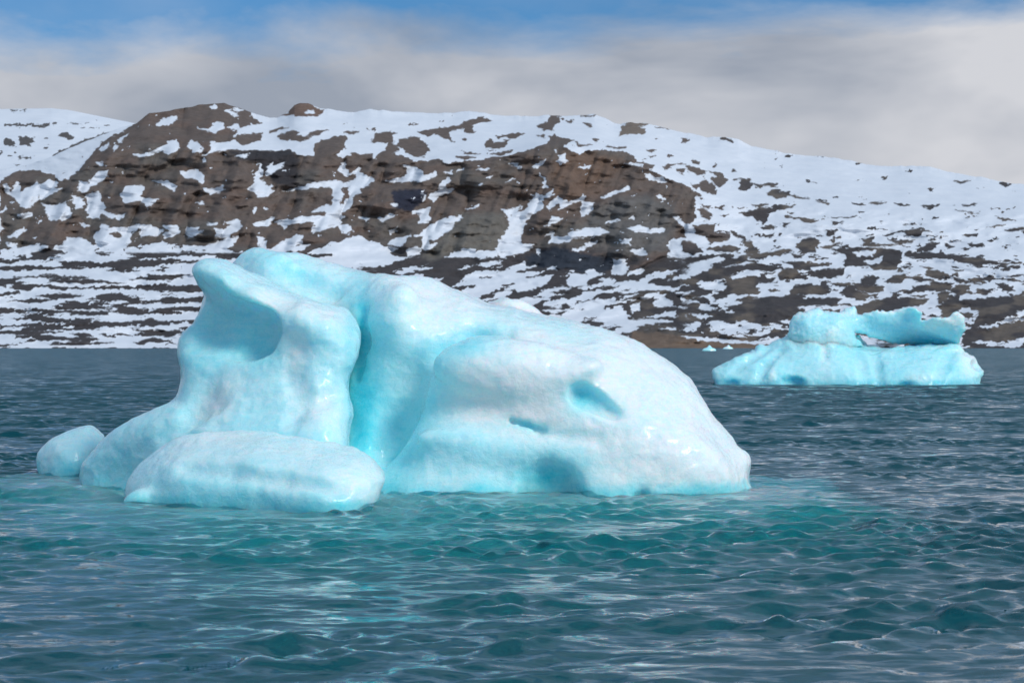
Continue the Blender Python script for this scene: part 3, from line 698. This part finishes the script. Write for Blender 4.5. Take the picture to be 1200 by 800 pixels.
# ------------------------------------------------------------------ icebergs
class Ice:
    """implicit ice body: an outline on its own distance with a sculpted front and back, meshed as a closed volume"""
    def __init__(self, outline, front, back, box, step, D0, k=40, it=2, warp=3.0, seed=0, holes=(), wf=22.0, ds=1.0):
        self.step, self.D0, self.seed, self.ds = step, D0, seed, ds
        self.sc = D0 / F                         # metres per photo pixel at D0
        (u0, u1), (v0, v1), (d0, d1) = box
        self.u = np.arange(u0, u1, step); self.v = np.arange(v0, v1, step); self.d = np.arange(d0, d1, step)
        U, V = np.meshgrid(self.u, self.v, indexing='ij')
        Uw = U + warp * fbm2(U / wf, V / wf, seed + 1, 3); Vw = V + warp * fbm2(U / wf, V / wf, seed + 2, 3)
        sd = poly_sd(chaikin(outline, it), Uw, Vw)
        for h in holes: sd = smax(sd, -poly_sd(chaikin(h, 1), U, V), 3)
        self.fr = tps(front, U, V)
        bk = back(U, V) if callable(back) else tps(back, U, V)
        self.U = U[..., None].astype(np.float32); self.V = V[..., None].astype(np.float32)
        self.Dg = self.d[None, None].astype(np.float32)
        sd3 = sd[..., None].astype(np.float32)
        f = smax(sd3, self.fr[..., None].astype(np.float32) - self.Dg, k)
        self.f = smax(f, self.Dg - bk[..., None].astype(np.float32), k)

    def _sl(self, c, R):
        out = []
        for ax, (a, x) in enumerate(zip((self.u, self.v, self.d), c)):
            i0 = int(np.clip((x - R - a[0]) / self.step, 0, len(a) - 1)); i1 = int(np.clip((x + R - a[0]) / self.step + 2, 1, len(a)))
            out.append(slice(i0, max(i1, i0 + 1)))
        return tuple(out)

    def ell(self, sl, c, r, rot=0.0):
        a = math.radians(rot)
        du, dv, dd = self.U[sl[0]] - c[0], self.V[:, sl[1]] - c[1], self.Dg[:, :, sl[2]] - c[2]
        du = du[:, sl[1]]; dv = dv[sl[0]]
        x = du * math.cos(a) + dv * math.sin(a); y = -du * math.sin(a) + dv * math.cos(a)
        q = np.sqrt((x / r[0]) ** 2 + (y / r[1]) ** 2 + (dd / r[2]) ** 2)
        return (q - 1) * min(r)

    def front_at(self, u, v):
        i = int(np.clip((u - self.u[0]) / self.step, 0, len(self.u) - 1)); j = int(np.clip((v - self.v[0]) / self.step, 0, len(self.v) - 1))
        return self.fr[i, j]

    def surf_at(self, u, v):
        i = int(np.clip((u - self.u[0]) / self.step, 0, len(self.u) - 1)); j = int(np.clip((v - self.v[0]) / self.step, 0, len(self.v) - 1))
        m = self.f[i, j] < 0
        return self.d[int(np.argmax(m))] if m.any() else None

    def carve_at(self, c, r, rot=0, k=8):
        sl = self._sl(c, max(r) * (1 + 1.2 * k / min(r)) + 2 * self.step)
        self.f[sl] = smax(self.f[sl], -self.ell(sl, c, r, rot), k)

    def carve(self, u, v, r, depth, rot=0, k=8):
        """hollow whose centre lies `depth` behind the modelled front"""
        self.carve_at((u, v, self.front_at(u, v) + depth), r, rot, k)

    def bump(self, u, v, r, depth, rot=0, k=14):
        c = (u, v, self.front_at(u, v) + depth)
        sl = self._sl(c, max(r) * (1 + 1.2 * k / min(r)) + 2 * self.step)
        self.f[sl] = smin(self.f[sl], self.ell(sl, c, r, rot), k)

    def scallops(self, n, box, size, bite, rot, seed, k=3.5, aspect=(0.45, 0.8)):
        """shallow overlapping melt scallops with crisp rims between them"""
        g = np.random.default_rng(seed)
        for _ in range(n):
            u, v = g.uniform(box[0], box[1]), g.uniform(box[2], box[3])
            ra = g.uniform(*size); rb = ra * g.uniform(*aspect); b = g.uniform(0.5, 1.0) * bite
            a = rot + g.normal(0, 22); d = self.surf_at(u, v)
            if d is None: continue
            rd = rb * 1.3
            self.carve_at((u, v - 0.25 * rb, d - rd + b), (ra, rb, rd), a, k)

    def groove(self, pts, rad, depth, k=10):
        for (a, b) in zip(pts[:-1], pts[1:]):
            ca = np.array([*a, self.front_at(*a) + depth]); cb = np.array([*b, self.front_at(*b) + depth])
            e = cb - ca
            t = np.clip(((self.U - ca[0]) * e[0] + (self.V - ca[1]) * e[1] + (self.Dg - ca[2]) * e[2]) / (e @ e), 0, 1)
            q = np.sqrt((self.U - ca[0] - t * e[0]) ** 2 + (self.V - ca[1] - t * e[1]) ** 2 + (self.Dg - ca[2] - t * e[2]) ** 2)
            self.f = smax(self.f, rad - q, k)

    def build(self, name, mat, parent, clear, spots=(), rough=1.0, cap=1.0):
        pos, quads = surface_nets(self.f)
        u = self.u[0] + pos[:, 0] * self.step; v = self.v[0] + pos[:, 1] * self.step; d = self.d[0] + pos[:, 2] * self.step
        # the field's gradient gives the outward direction for the weathered relief
        nx, ny, nz = self.f.shape
        i = np.clip(np.rint(pos).astype(int), 1, [nx - 2, ny - 2, nz - 2]); a, b, c = i.T
        g = np.stack([self.f[a + 1, b, c] - self.f[a - 1, b, c], self.f[a, b + 1, c] - self.f[a, b - 1, c], self.f[a, b, c + 1] - self.f[a, b, c - 1]], 1)
        g /= np.maximum(np.linalg.norm(g, axis=1, keepdims=True), 1e-6)
        s = self.seed
        a_, b_, c_ = u / self.ds, v / self.ds, d / self.ds
        wv = 14 * fbm3(a_ / 40, b_ / 40, c_ / 40, s + 13, 2)
        rid = 0.45 - np.abs(fbm3((a_ + wv) / 52, (b_ + wv) / 40, c_ / 52, s + 11, 3)) * 1.6
        rid2 = 0.45 - np.abs(fbm3(a_ / 17, b_ / 15, c_ / 17, s + 14, 2)) * 1.6
        wear = sstep(-0.25, 0.35, fbm3(a_ / 90, b_ / 70, c_ / 90, s + 19, 2))
        disp = rough * (2.0 * rid + (0.25 + 0.75 * wear) * rid2 + (0.10 + 0.45 * wear) * fbm3(a_ / 8, b_ / 8, c_ / 8, s + 17, 3, 0.65) + 1.6 * fbm3(a_ / 60, b_ / 60, c_ / 60, s + 12, 2))
        u = u + g[:, 0] * disp; v = v + g[:, 1] * disp; d = d + g[:, 2] * disp
        W = pix(u, v, self.D0 + d * self.sc)
        cl = np.full(len(u), clear, float)
        for (su, sv, ru, rv, rot, val) in spots:  # patches of clearer, bluer ice; some also carry painted shading
            al = math.radians(rot)
            x = (u - su) * math.cos(al) + (v - sv) * math.sin(al); y = -(u - su) * math.sin(al) + (v - sv) * math.cos(al)
            w = np.exp(-((x / ru) ** 2 + (y / rv) ** 2) * 0.9)
            cl = cl + (val - cl) * w
        # water-polished clear ice in a low band along the waterline and below it
        z = W[:, 2] + 0.10 * fbm2(u / 20, d / 20, s + 5, 2)
        wet = sstep(0.22 * cap, 0.02, z)
        cl = cl + (np.maximum(0.72, cl) - cl) * wet
        # object space with its origin at the thing's base
        W = W - np.array(parent.location)
        return make_mesh(name, W, quads[:, ::-1] if FLIP else quads, mat, parent, attrs={'clear': np.clip(cl, 0, 1)})


FLIP = False


def root(name, loc, label, cat, group=None):
    e = bpy.data.objects.new(name, None)
    sc.collection.objects.link(e)
    e.location = loc; e.empty_display_size = 0.5
    tag(e, label, cat, group=group)
    return e


def eye(b):
    # small melt pocket under a brow, deep on its left, open towards the lower right
    d0 = b.surf_at(690, 466)
    for (u, v, r, rot, back, k) in ((692, 467, (27, 15, 17), 26, -2, 4.0), (681, 462, (14, 13, 18), -40, 0, 3.5), (710, 478, (20, 10, 14), 30, -8, 7.0)):
        b.carve_at((u, v, d0 + back), r, rot, k)


def big_iceberg():
    D0 = 33.5
    r = root('iceberg', (-2.0, 33.5, 0.0), 'large pale turquoise iceberg with a hollowed tower, deep blue crevice and rounded white dome', 'iceberg')
    # ---- white dome
    out = [(262, 330), (278, 305), (291, 296), (300, 292), (326, 296), (357, 300), (400, 311), (423, 319), (445, 322), (488, 324), (510, 330), (531, 340), (562, 351), (580, 357),
           (622, 365), (650, 373), (683, 381), (709, 387), (748, 402), (783, 424), (813, 450), (828, 476), (849, 506), (870, 527), (882, 540), (878, 552), (880, 572),
           (905, 592), (960, 606), (985, 640), (940, 700), (700, 730), (430, 730), (300, 700), (270, 560)]
    front = [(270, 330, 270), (300, 293, 265), (330, 300, 235), (357, 302, 250), (360, 330, 215), (400, 312, 235), (400, 345, 200), (415, 365, 165), (430, 400, 138), (428, 450, 128), (425, 500, 112),
             (420, 540, 92), (400, 500, 150), (380, 450, 190), (360, 560, 160), (420, 610, 60), (430, 330, 195), (450, 335, 150), (452, 362, 118), (458, 400, 110), (478, 440, 92), (462, 490, 100), (446, 540, 85), (475, 583, 8),
             (490, 340, 165), (520, 350, 160), (500, 380, 112), (540, 372, 125), (550, 400, 112), (515, 412, 95), (492, 422, 80), (500, 460, 78), (500, 520, 45), (520, 578, 0),
             (532, 440, 58), (562, 420, 66), (600, 400, 88), (640, 395, 100), (640, 430, 45), (600, 450, 36), (690, 430, 48), (700, 410, 78), (650, 478, 22), (600, 488, 30), (560, 472, 44),
             (600, 520, 26), (560, 540, 14), (640, 540, 10), (700, 520, 4), (700, 560, -6), (640, 590, 0), (740, 500, 14), (750, 430, 84), (760, 470, 42), (780, 450, 78), (790, 500, 34), (760, 540, 4), (820, 500, 62),
             (820, 550, 24), (850, 565, 45), (862, 530, 80), (790, 583, 0), (720, 397, 112), (680, 386, 132), (620, 372, 142), (577, 360, 152),
             (420, 700, 0), (600, 690, -70), (800, 690, -30), (885, 600, 70), (960, 640, 60)]
    b = Ice(out, front, lambda U, V: 350 + (V - 300) * 0.45 - np.clip(U - 600, 0, 300) * 0.35, ((240, 1005), (280, 745), (-140, 600)), 2.7, D0, k=34, seed=100)
    b.bump(610, 440, (104, 42, 46), 22, 8, 9)
    b.bump(560, 425, (48, 30, 34), 14, -14, 10)
    b.bump(468, 368, (24, 36, 34), 22, 12, 16)
    b.bump(455, 520, (15, 62, 34), 10, 24, 14)
    b.bump(600, 528, (110, 22, 30), 14, 8, 20)
    b.bump(790, 540, (70, 40, 40), 30, 24, 30)
    b.bump(672, 440, (36, 14, 26), 6, -24, 10)
    eye(b)
    b.groove([(601, 493), (616, 498), (634, 503)], 5, 4, 2)
    b.groove([(634, 503), (664, 509), (700, 512)], 7, -4, 8)
    b.groove([(500, 418), (530, 408), (560, 396), (590, 391)], 13, -5, 16)
    b.carve(648, 580, (36, 36, 32), -5, 0, 14)
    b.carve(630, 582, (22, 46, 30), -5, 14, 10)
    b.carve(752, 584, (10, 14, 18), -4, 20, 6)
    b.carve(470, 480, (24, 70, 26), -4, 18, 22)
    b.groove([(425, 362), (424, 400), (418, 440)], 8, -3, 8)
    b.groove([(330, 312), (356, 322), (390, 342)], 12, -3, 16)
    b.build('white_dome', M_ICE, r, 0.03, [(424, 470, 34, 130, 0, 0.97), (424, 385, 9, 40, 0, 1.0), (475, 500, 36, 75, 18, 0.66), (480, 430, 40, 40, 0, 0.40), (545, 403, 52, 17, -20, 0.66), (640, 562, 44, 34, 0, 0.92),
                                              (697, 469, 24, 12, 25, 0.60), (680, 465, 12, 13, 25, 0.85), (620, 499, 22, 6, 14, 0.7), (540, 515, 60, 24, 18, 0.45), (350, 325, 60, 22, 25, 0.52), (300, 300, 40, 14, 0, 0.45), (455, 560, 40, 26, 0, 0.6), (640, 380, 60, 14, 18, 0.22), (752, 578, 14, 12, 0, 0.7), (560, 572, 60, 12, 0, 0.5), (520, 545, 50, 26, 10, 0.42), (800, 572, 70, 8, 0, 0.45), (600, 530, 90, 10, 8, 0.36)])  # crevice and left-flank spots put shading into the blue of the ice
    # ---- hollowed tower on the left
    out = [(223, 318), (233, 306), (247, 302), (270, 308), (304, 326), (348, 348), (392, 359), (414, 367), (421, 384), (423, 405), (414, 427), (407, 449), (409, 470), (413, 484), (408, 505), (406, 530),
           (412, 600), (395, 700), (200, 720), (110, 670), (96, 600), (94, 552), (105, 531), (129, 508), (173, 484), (203, 471), (212, 457), (216, 438), (210, 423), (208, 408), (216, 390), (230, 374), (241, 357), (243, 343), (231, 329)]
    front = [(228, 318, 80), (250, 306, 85), (270, 312, 92), (304, 330, 84), (345, 352, 62), (390, 363, 50), (412, 375, 60), (262, 322, 52), (300, 342, 40), (350, 362, 20), (390, 378, 8), (412, 400, 20),
             (245, 345, 85), (225, 388, 88), (212, 410, 92), (218, 440, 76), (210, 462, 74), (285, 375, 60), (300, 400, 45), (345, 395, 18), (345, 430, 10), (300, 436, 28), (255, 432, 58),
             (380, 402, 0), (398, 440, 4), (362, 452, -14), (300, 462, 8), (335, 482, -22), (262, 482, 8), (380, 478, -30), (382, 498, -52), (400, 500, -40), (240, 500, 4), (222, 474, 46), (180, 496, 62), (140, 520, 98), (110, 546, 124), (150, 560, 92), (102, 560, 132), (200, 540, 18),
             (300, 540, -50), (380, 540, -70), (250, 600, -40), (120, 640, 60), (380, 640, -70)]
    b = Ice(out, front, lambda U, V: 205 + (V - 300) * 0.75, ((80, 440), (290, 735), (-150, 520)), 2.6, D0, k=26, seed=200)
    b.carve(280, 388, (58, 37, 36), -16, 8, 5)
    b.carve(240, 380, (46, 36, 40), -18, -10, 18)
    b.carve(300, 374, (36, 18, 22), -8, 24, 7)
    b.groove([(372, 470), (386, 462), (400, 455)], 9, -5, 10)
    b.groove([(340, 440), (352, 460), (345, 485)], 13, -9, 14)
    b.groove([(250, 470), (225, 486), (190, 508)], 12, -7, 16)
    b.carve(235, 460, (20, 40, 20), -12, 20, 16)
    b.build('hollowed_tower', M_ICE, r, 0.42, [(285, 395, 52, 34, 5, 0.60), (305, 412, 30, 14, 0, 0.72), (228, 400, 26, 60, 0, 0.56), (120, 552, 42, 24, -25, 0.62), (330, 352, 60, 13, 22, 0.12), (385, 368, 30, 9, 10, 0.10), (375, 480, 34, 26, 0, 0.14), (255, 470, 18, 34, 30, 0.16), (350, 410, 16, 40, 10, 0.20), (412, 430, 8, 80, 0, 0.6)], rough=1.3)
    # ---- front lobe lying against the tower
    out = [(143, 578), (151, 550), (173, 528), (195, 507), (217, 498), (260, 500), (304, 498), (335, 507), (370, 516), (405, 519), (431, 531), (447, 549), (452, 562), (444, 583), (434, 604), (426, 650), (300, 668), (180, 650), (150, 612)]
    front = [(150, 575, -100), (170, 540, -80), (200, 512, -70), (200, 550, -138), (200, 588, -150), (300, 505, -110), (300, 545, -190), (300, 585, -200), (380, 525, -158), (380, 560, -225), (380, 598, -236), (435, 545, -190), (442, 572, -212), (300, 650, -180), (400, 650, -215)]
    b = Ice(out, front, lambda U, V: -20 - (U - 150) * 0.22, ((125, 470), (480, 685), (-285, 40)), 2.4, D0, k=46, seed=300)
    b.groove([(215, 545), (270, 552), (330, 560), (400, 572)], 8, -6, 14)
    b.bump(166, 584, (22, 11, 16), 2, -20, 8)
    b.build('front_lobe', M_ICE, r, 0.30, [(230, 570, 90, 16, 5, 0.50), (420, 560, 30, 26, 0, 0.16), (168, 580, 20, 14, 0, 0.25), (300, 515, 110, 10, 4, 0.16), (300, 592, 150, 13, 4, 0.62)], rough=1.0)
    # ---- angular block behind the left foot
    out = [(44, 533), (50, 524), (68, 510), (100, 499), (110, 501), (124, 513), (122, 545), (112, 590), (60, 590), (46, 556)]
    front = [(45, 540, 372), (70, 530, 338), (100, 520, 350), (105, 503, 368), (70, 511, 366), (95, 550, 335), (64, 556, 338), (120, 520, 372), (80, 590, 330)]
    b = Ice(out, front, lambda U, V: 470 + 0 * U, ((30, 140), (485, 605), (300, 500)), 2.2, D0, k=14, it=1, warp=1.5, seed=400)
    b.build('side_block', M_ICE, r, 0.36, [(80, 548, 40, 8, 0, 0.6)], rough=1.2)
    # ---- low ridge of crusted snow on the far flank of the dome
    out = [(545, 372), (566, 357), (586, 350), (602, 350), (624, 361), (652, 373), (690, 384), (700, 430), (560, 430)]
    b = Ice(out, [(560, 365, 262), (600, 352, 262), (640, 368, 264), (600, 420, 235), (690, 390, 262)], lambda U, V: 350 + 0 * U, ((530, 715), (340, 440), (210, 370)), 3.0, D0, k=22, warp=5, seed=500)
    b.build('rear_ridge', M_ICE, r, 0.04, rough=1.6)
    # ---- part of the berg under water, spreading below the waterline
    plan = np.array([(-9.2, 38.6), (-7.6, 36.2), (-6.2, 32.2), (-4.0, 30.9), (-2.4, 30.2), (-2.1, 33.0), (0.0, 33.4), (3.7, 33.5), (4.4, 35.0), (3.0, 37.5), (-2.0, 40.0), (-7.0, 40.5)])
    gx, gy = np.meshgrid(np.arange(-34, 30, 0.25), np.arange(6.0, 66, 0.25), indexing='ij')
    dd = np.maximum(poly_sd(chaikin(plan, 2), gx + 0.5 * fbm2(gx / 2.5, gy / 2.5, 611, 3), gy + 0.5 * fbm2(gx / 2.5, gy / 2.5, 617, 3)), 0)
    dd = dd * (1 + 0.16 * np.clip(gx - 3.0, 0, 8) + 0.10 * np.clip(-7.5 - gx, 0, 8))
    gz = -(0.12 + 0.07 * dd + 0.15 * dd ** 2) + 0.22 * np.clip(dd / 2, 0, 1) * fbm2(gx / 1.8, gy / 1.8, 601, 4)
    gz = np.clip(gz, -13.4, -0.12)
    V = np.stack([gx, gy, gz], -1).reshape(-1, 3) - np.array(r.location)
    make_mesh('submerged_foot', V, grid_quads(*gx.shape)[:, ::-1], M_ICE, r, attrs={'clear': np.full(len(V), 0.10)})


def second_iceberg():
    D0 = 128.0
    r = root('iceberg', ((994 - 600) / F * 128, 128.0, 0.0), 'smaller bright blue iceberg with a raised ragged arm over a narrow see-through gap', 'iceberg')
    low = [(836, 436), (842, 429), (850, 424), (883, 410), (907, 401), (926, 391), (944, 381), (962, 376), (984, 378), (1000, 390), (1012, 402), (1033, 408), (1063, 406), (1100, 402), (1122, 400), (1128, 411), (1140, 418), (1144, 428),
           (1153, 437), (1148, 443), (1147, 454), (1150, 475), (1100, 485), (900, 485), (838, 465)]
    fr = [(840, 440, 10), (850, 450, 0), (900, 432, -8), (900, 412, 22), (930, 398, 24), (945, 386, 24), (978, 382, 27), (950, 420, -2), (962, 398, 16), (975, 412, 4), (1000, 405, 24), (1000, 445, -24), (1060, 450, -26), (1060, 425, -6), (1060, 408, 26), (1100, 412, 16), (1100, 440, -22), (1140, 440, 2), (1130, 418, 14), (1000, 480, -20), (900, 480, -10), (1120, 480, -10), (1012, 425, -2)]
    b = Ice(low, fr, lambda U, V: 95 + 0 * U, ((825, 1165), (378, 495), (-60, 120)), 1.2, D0, k=13, it=1, warp=3.2, seed=700, wf=9.0, ds=0.4)
    for (x, t_) in ((898, 16), (1012, -9), (1028, -3), (1108, 10)):
        b.groove([(x + t_, 404 + abs(x - 1000) * 0.05), (x, 424), (x - t_ * 0.6, 446)], 6, -4.6, 8)
    b.groove([(962, 398), (968, 410), (966, 420)], 4, -2, 5)
    b.carve(930, 448, (15, 9, 12), -3, 8, 4)
    b.carve(852, 449, (14, 6, 8), -3, 0, 4)
    b.carve(1058, 452, (12, 5, 8), -3, -10, 4)
    b.carve(1018, 404, (22, 7, 26), 0, 12, 5)
    b.groove([(905, 404), (880, 418), (862, 430)], 5, -3.5, 7)
    b.carve(1148, 424, (10, 12, 30), 0, 25, 3)
    b.carve(1136, 412, (8, 6, 30), 0, -20, 3)
    b.build('lower_body', M_ICE2, r, 0.48, [(930, 447, 14, 7, 8, 0.95), (856, 448, 18, 5, 0, 0.75), (968, 415, 6, 24, 0, 0.3), (1132, 420, 14, 18, 0, 0.05), (1110, 435, 20, 22, 0, 0.5), (905, 440, 5, 10, 0, 0.15), (1085, 445, 18, 10, 0, 0.25), (1000, 405, 20, 10, 0, 0.6), (1040, 452, 90, 4, 0, 0.7)], rough=0.7, cap=2.2)
    up = [(925, 396), (925, 380), (928, 371), (943, 366), (960, 363), (983, 365), (989, 360), (1000, 360), (1003, 369), (1010, 371), (1020, 364), (1030, 361), (1040, 366), (1053, 362), (1070, 361), (1080, 366), (1079, 376),
          (1090, 374), (1113, 371), (1122, 366), (1131, 377), (1131, 386), (1124, 399), (1122, 406), (1100, 405), (1070, 403), (1040, 400), (1018, 394), (1001, 387), (1004, 396), (1012, 406), (990, 412), (950, 410), (930, 402)]
    fr = [(928, 378, 30), (943, 380, 16), (960, 370, 26), (985, 378, 20), (990, 365, 40), (1000, 385, 30), (1030, 372, 30), (1030, 390, 44), (1060, 370, 34), (1060, 385, 38), (1065, 400, 58), (1090, 400, 48), (1090, 382, 16), (1112, 378, 6), (1125, 375, 12), (1125, 395, 24), (1110, 395, 28), (960, 400, 14), (990, 405, 20)]
    b = Ice(up, fr, lambda U, V: 88 + 0 * U, ((912, 1145), (350, 422), (-30, 110)), 1.2, D0, k=5, it=0, warp=3.4, seed=800, wf=7.0, ds=0.4)
    b.build('raised_arm', M_ICE2, r, 0.50, [(1085, 400, 30, 7, 0, 0.95), (1060, 393, 24, 8, 0, 0.75), (1030, 385, 24, 10, 0, 0.62), (1105, 378, 26, 6, -10, 0.06), (1125, 372, 8, 12, 0, 0.05), (990, 363, 10, 6, 0, 0.2), (975, 390, 10, 8, 0, 0.2), (1040, 364, 60, 4, 0, 0.25), (945, 367, 26, 4, 0, 0.25)], rough=0.7)


def small_bergs():
    specs = [(831, 411.0, 18, 7.0, 0.45, 'tiny white and turquoise ice floe drifting off the brown shore bank', 900),
             (853, 408.8, 13, 5.0, 0.12, 'tiny pale ice lump beside the snow strip below the shore bank', 920),
             (893, 408.6, 12, 4.0, 0.15, 'tiny flat ice piece close to the shore behind the blue iceberg', 940)]
    for (u, v, w, h, cl, lab, seed) in specs:
        D = F * CAMH / (v - HZ)
        D = min(D, 1700.0)
        vb = HZ + F * CAMH / D
        e = root('ice_floe', ((u - 600) / F * D, D, 0.0), lab, 'ice floe', 'small ice pieces by the far shore')
        out = [(u - w / 2, vb + 1), (u - w * .40, vb - h * .35), (u - w * .12, vb - h * .55), (u - w * .02, vb - h), (u + w * .10, vb - h * .9), (u + w * .2, vb - h * .45), (u + w * .38, vb - h * .4), (u + w / 2, vb + 1), (u + w * .4, vb + 3), (u - w * .4, vb + 3)]
        fr = [(u - w / 2, vb, 2), (u, vb, -2), (u + w / 2, vb, 2), (u, vb - h, 3), (u - w * .3, vb - h * .4, 0), (u + w * .3, vb - h * .4, 1)]
        b = Ice(out, fr, lambda U, V: 10 + 0 * U, ((u - w * .7, u + w * .7), (vb - h * 1.4, vb + 5), (-8, 16)), 0.4, D, k=2, it=1, warp=0.5, seed=seed)
        b.build('ice_peak', M_ICE2, e, cl, [], rough=0.12)


big_iceberg()
second_iceberg()
small_bergs()
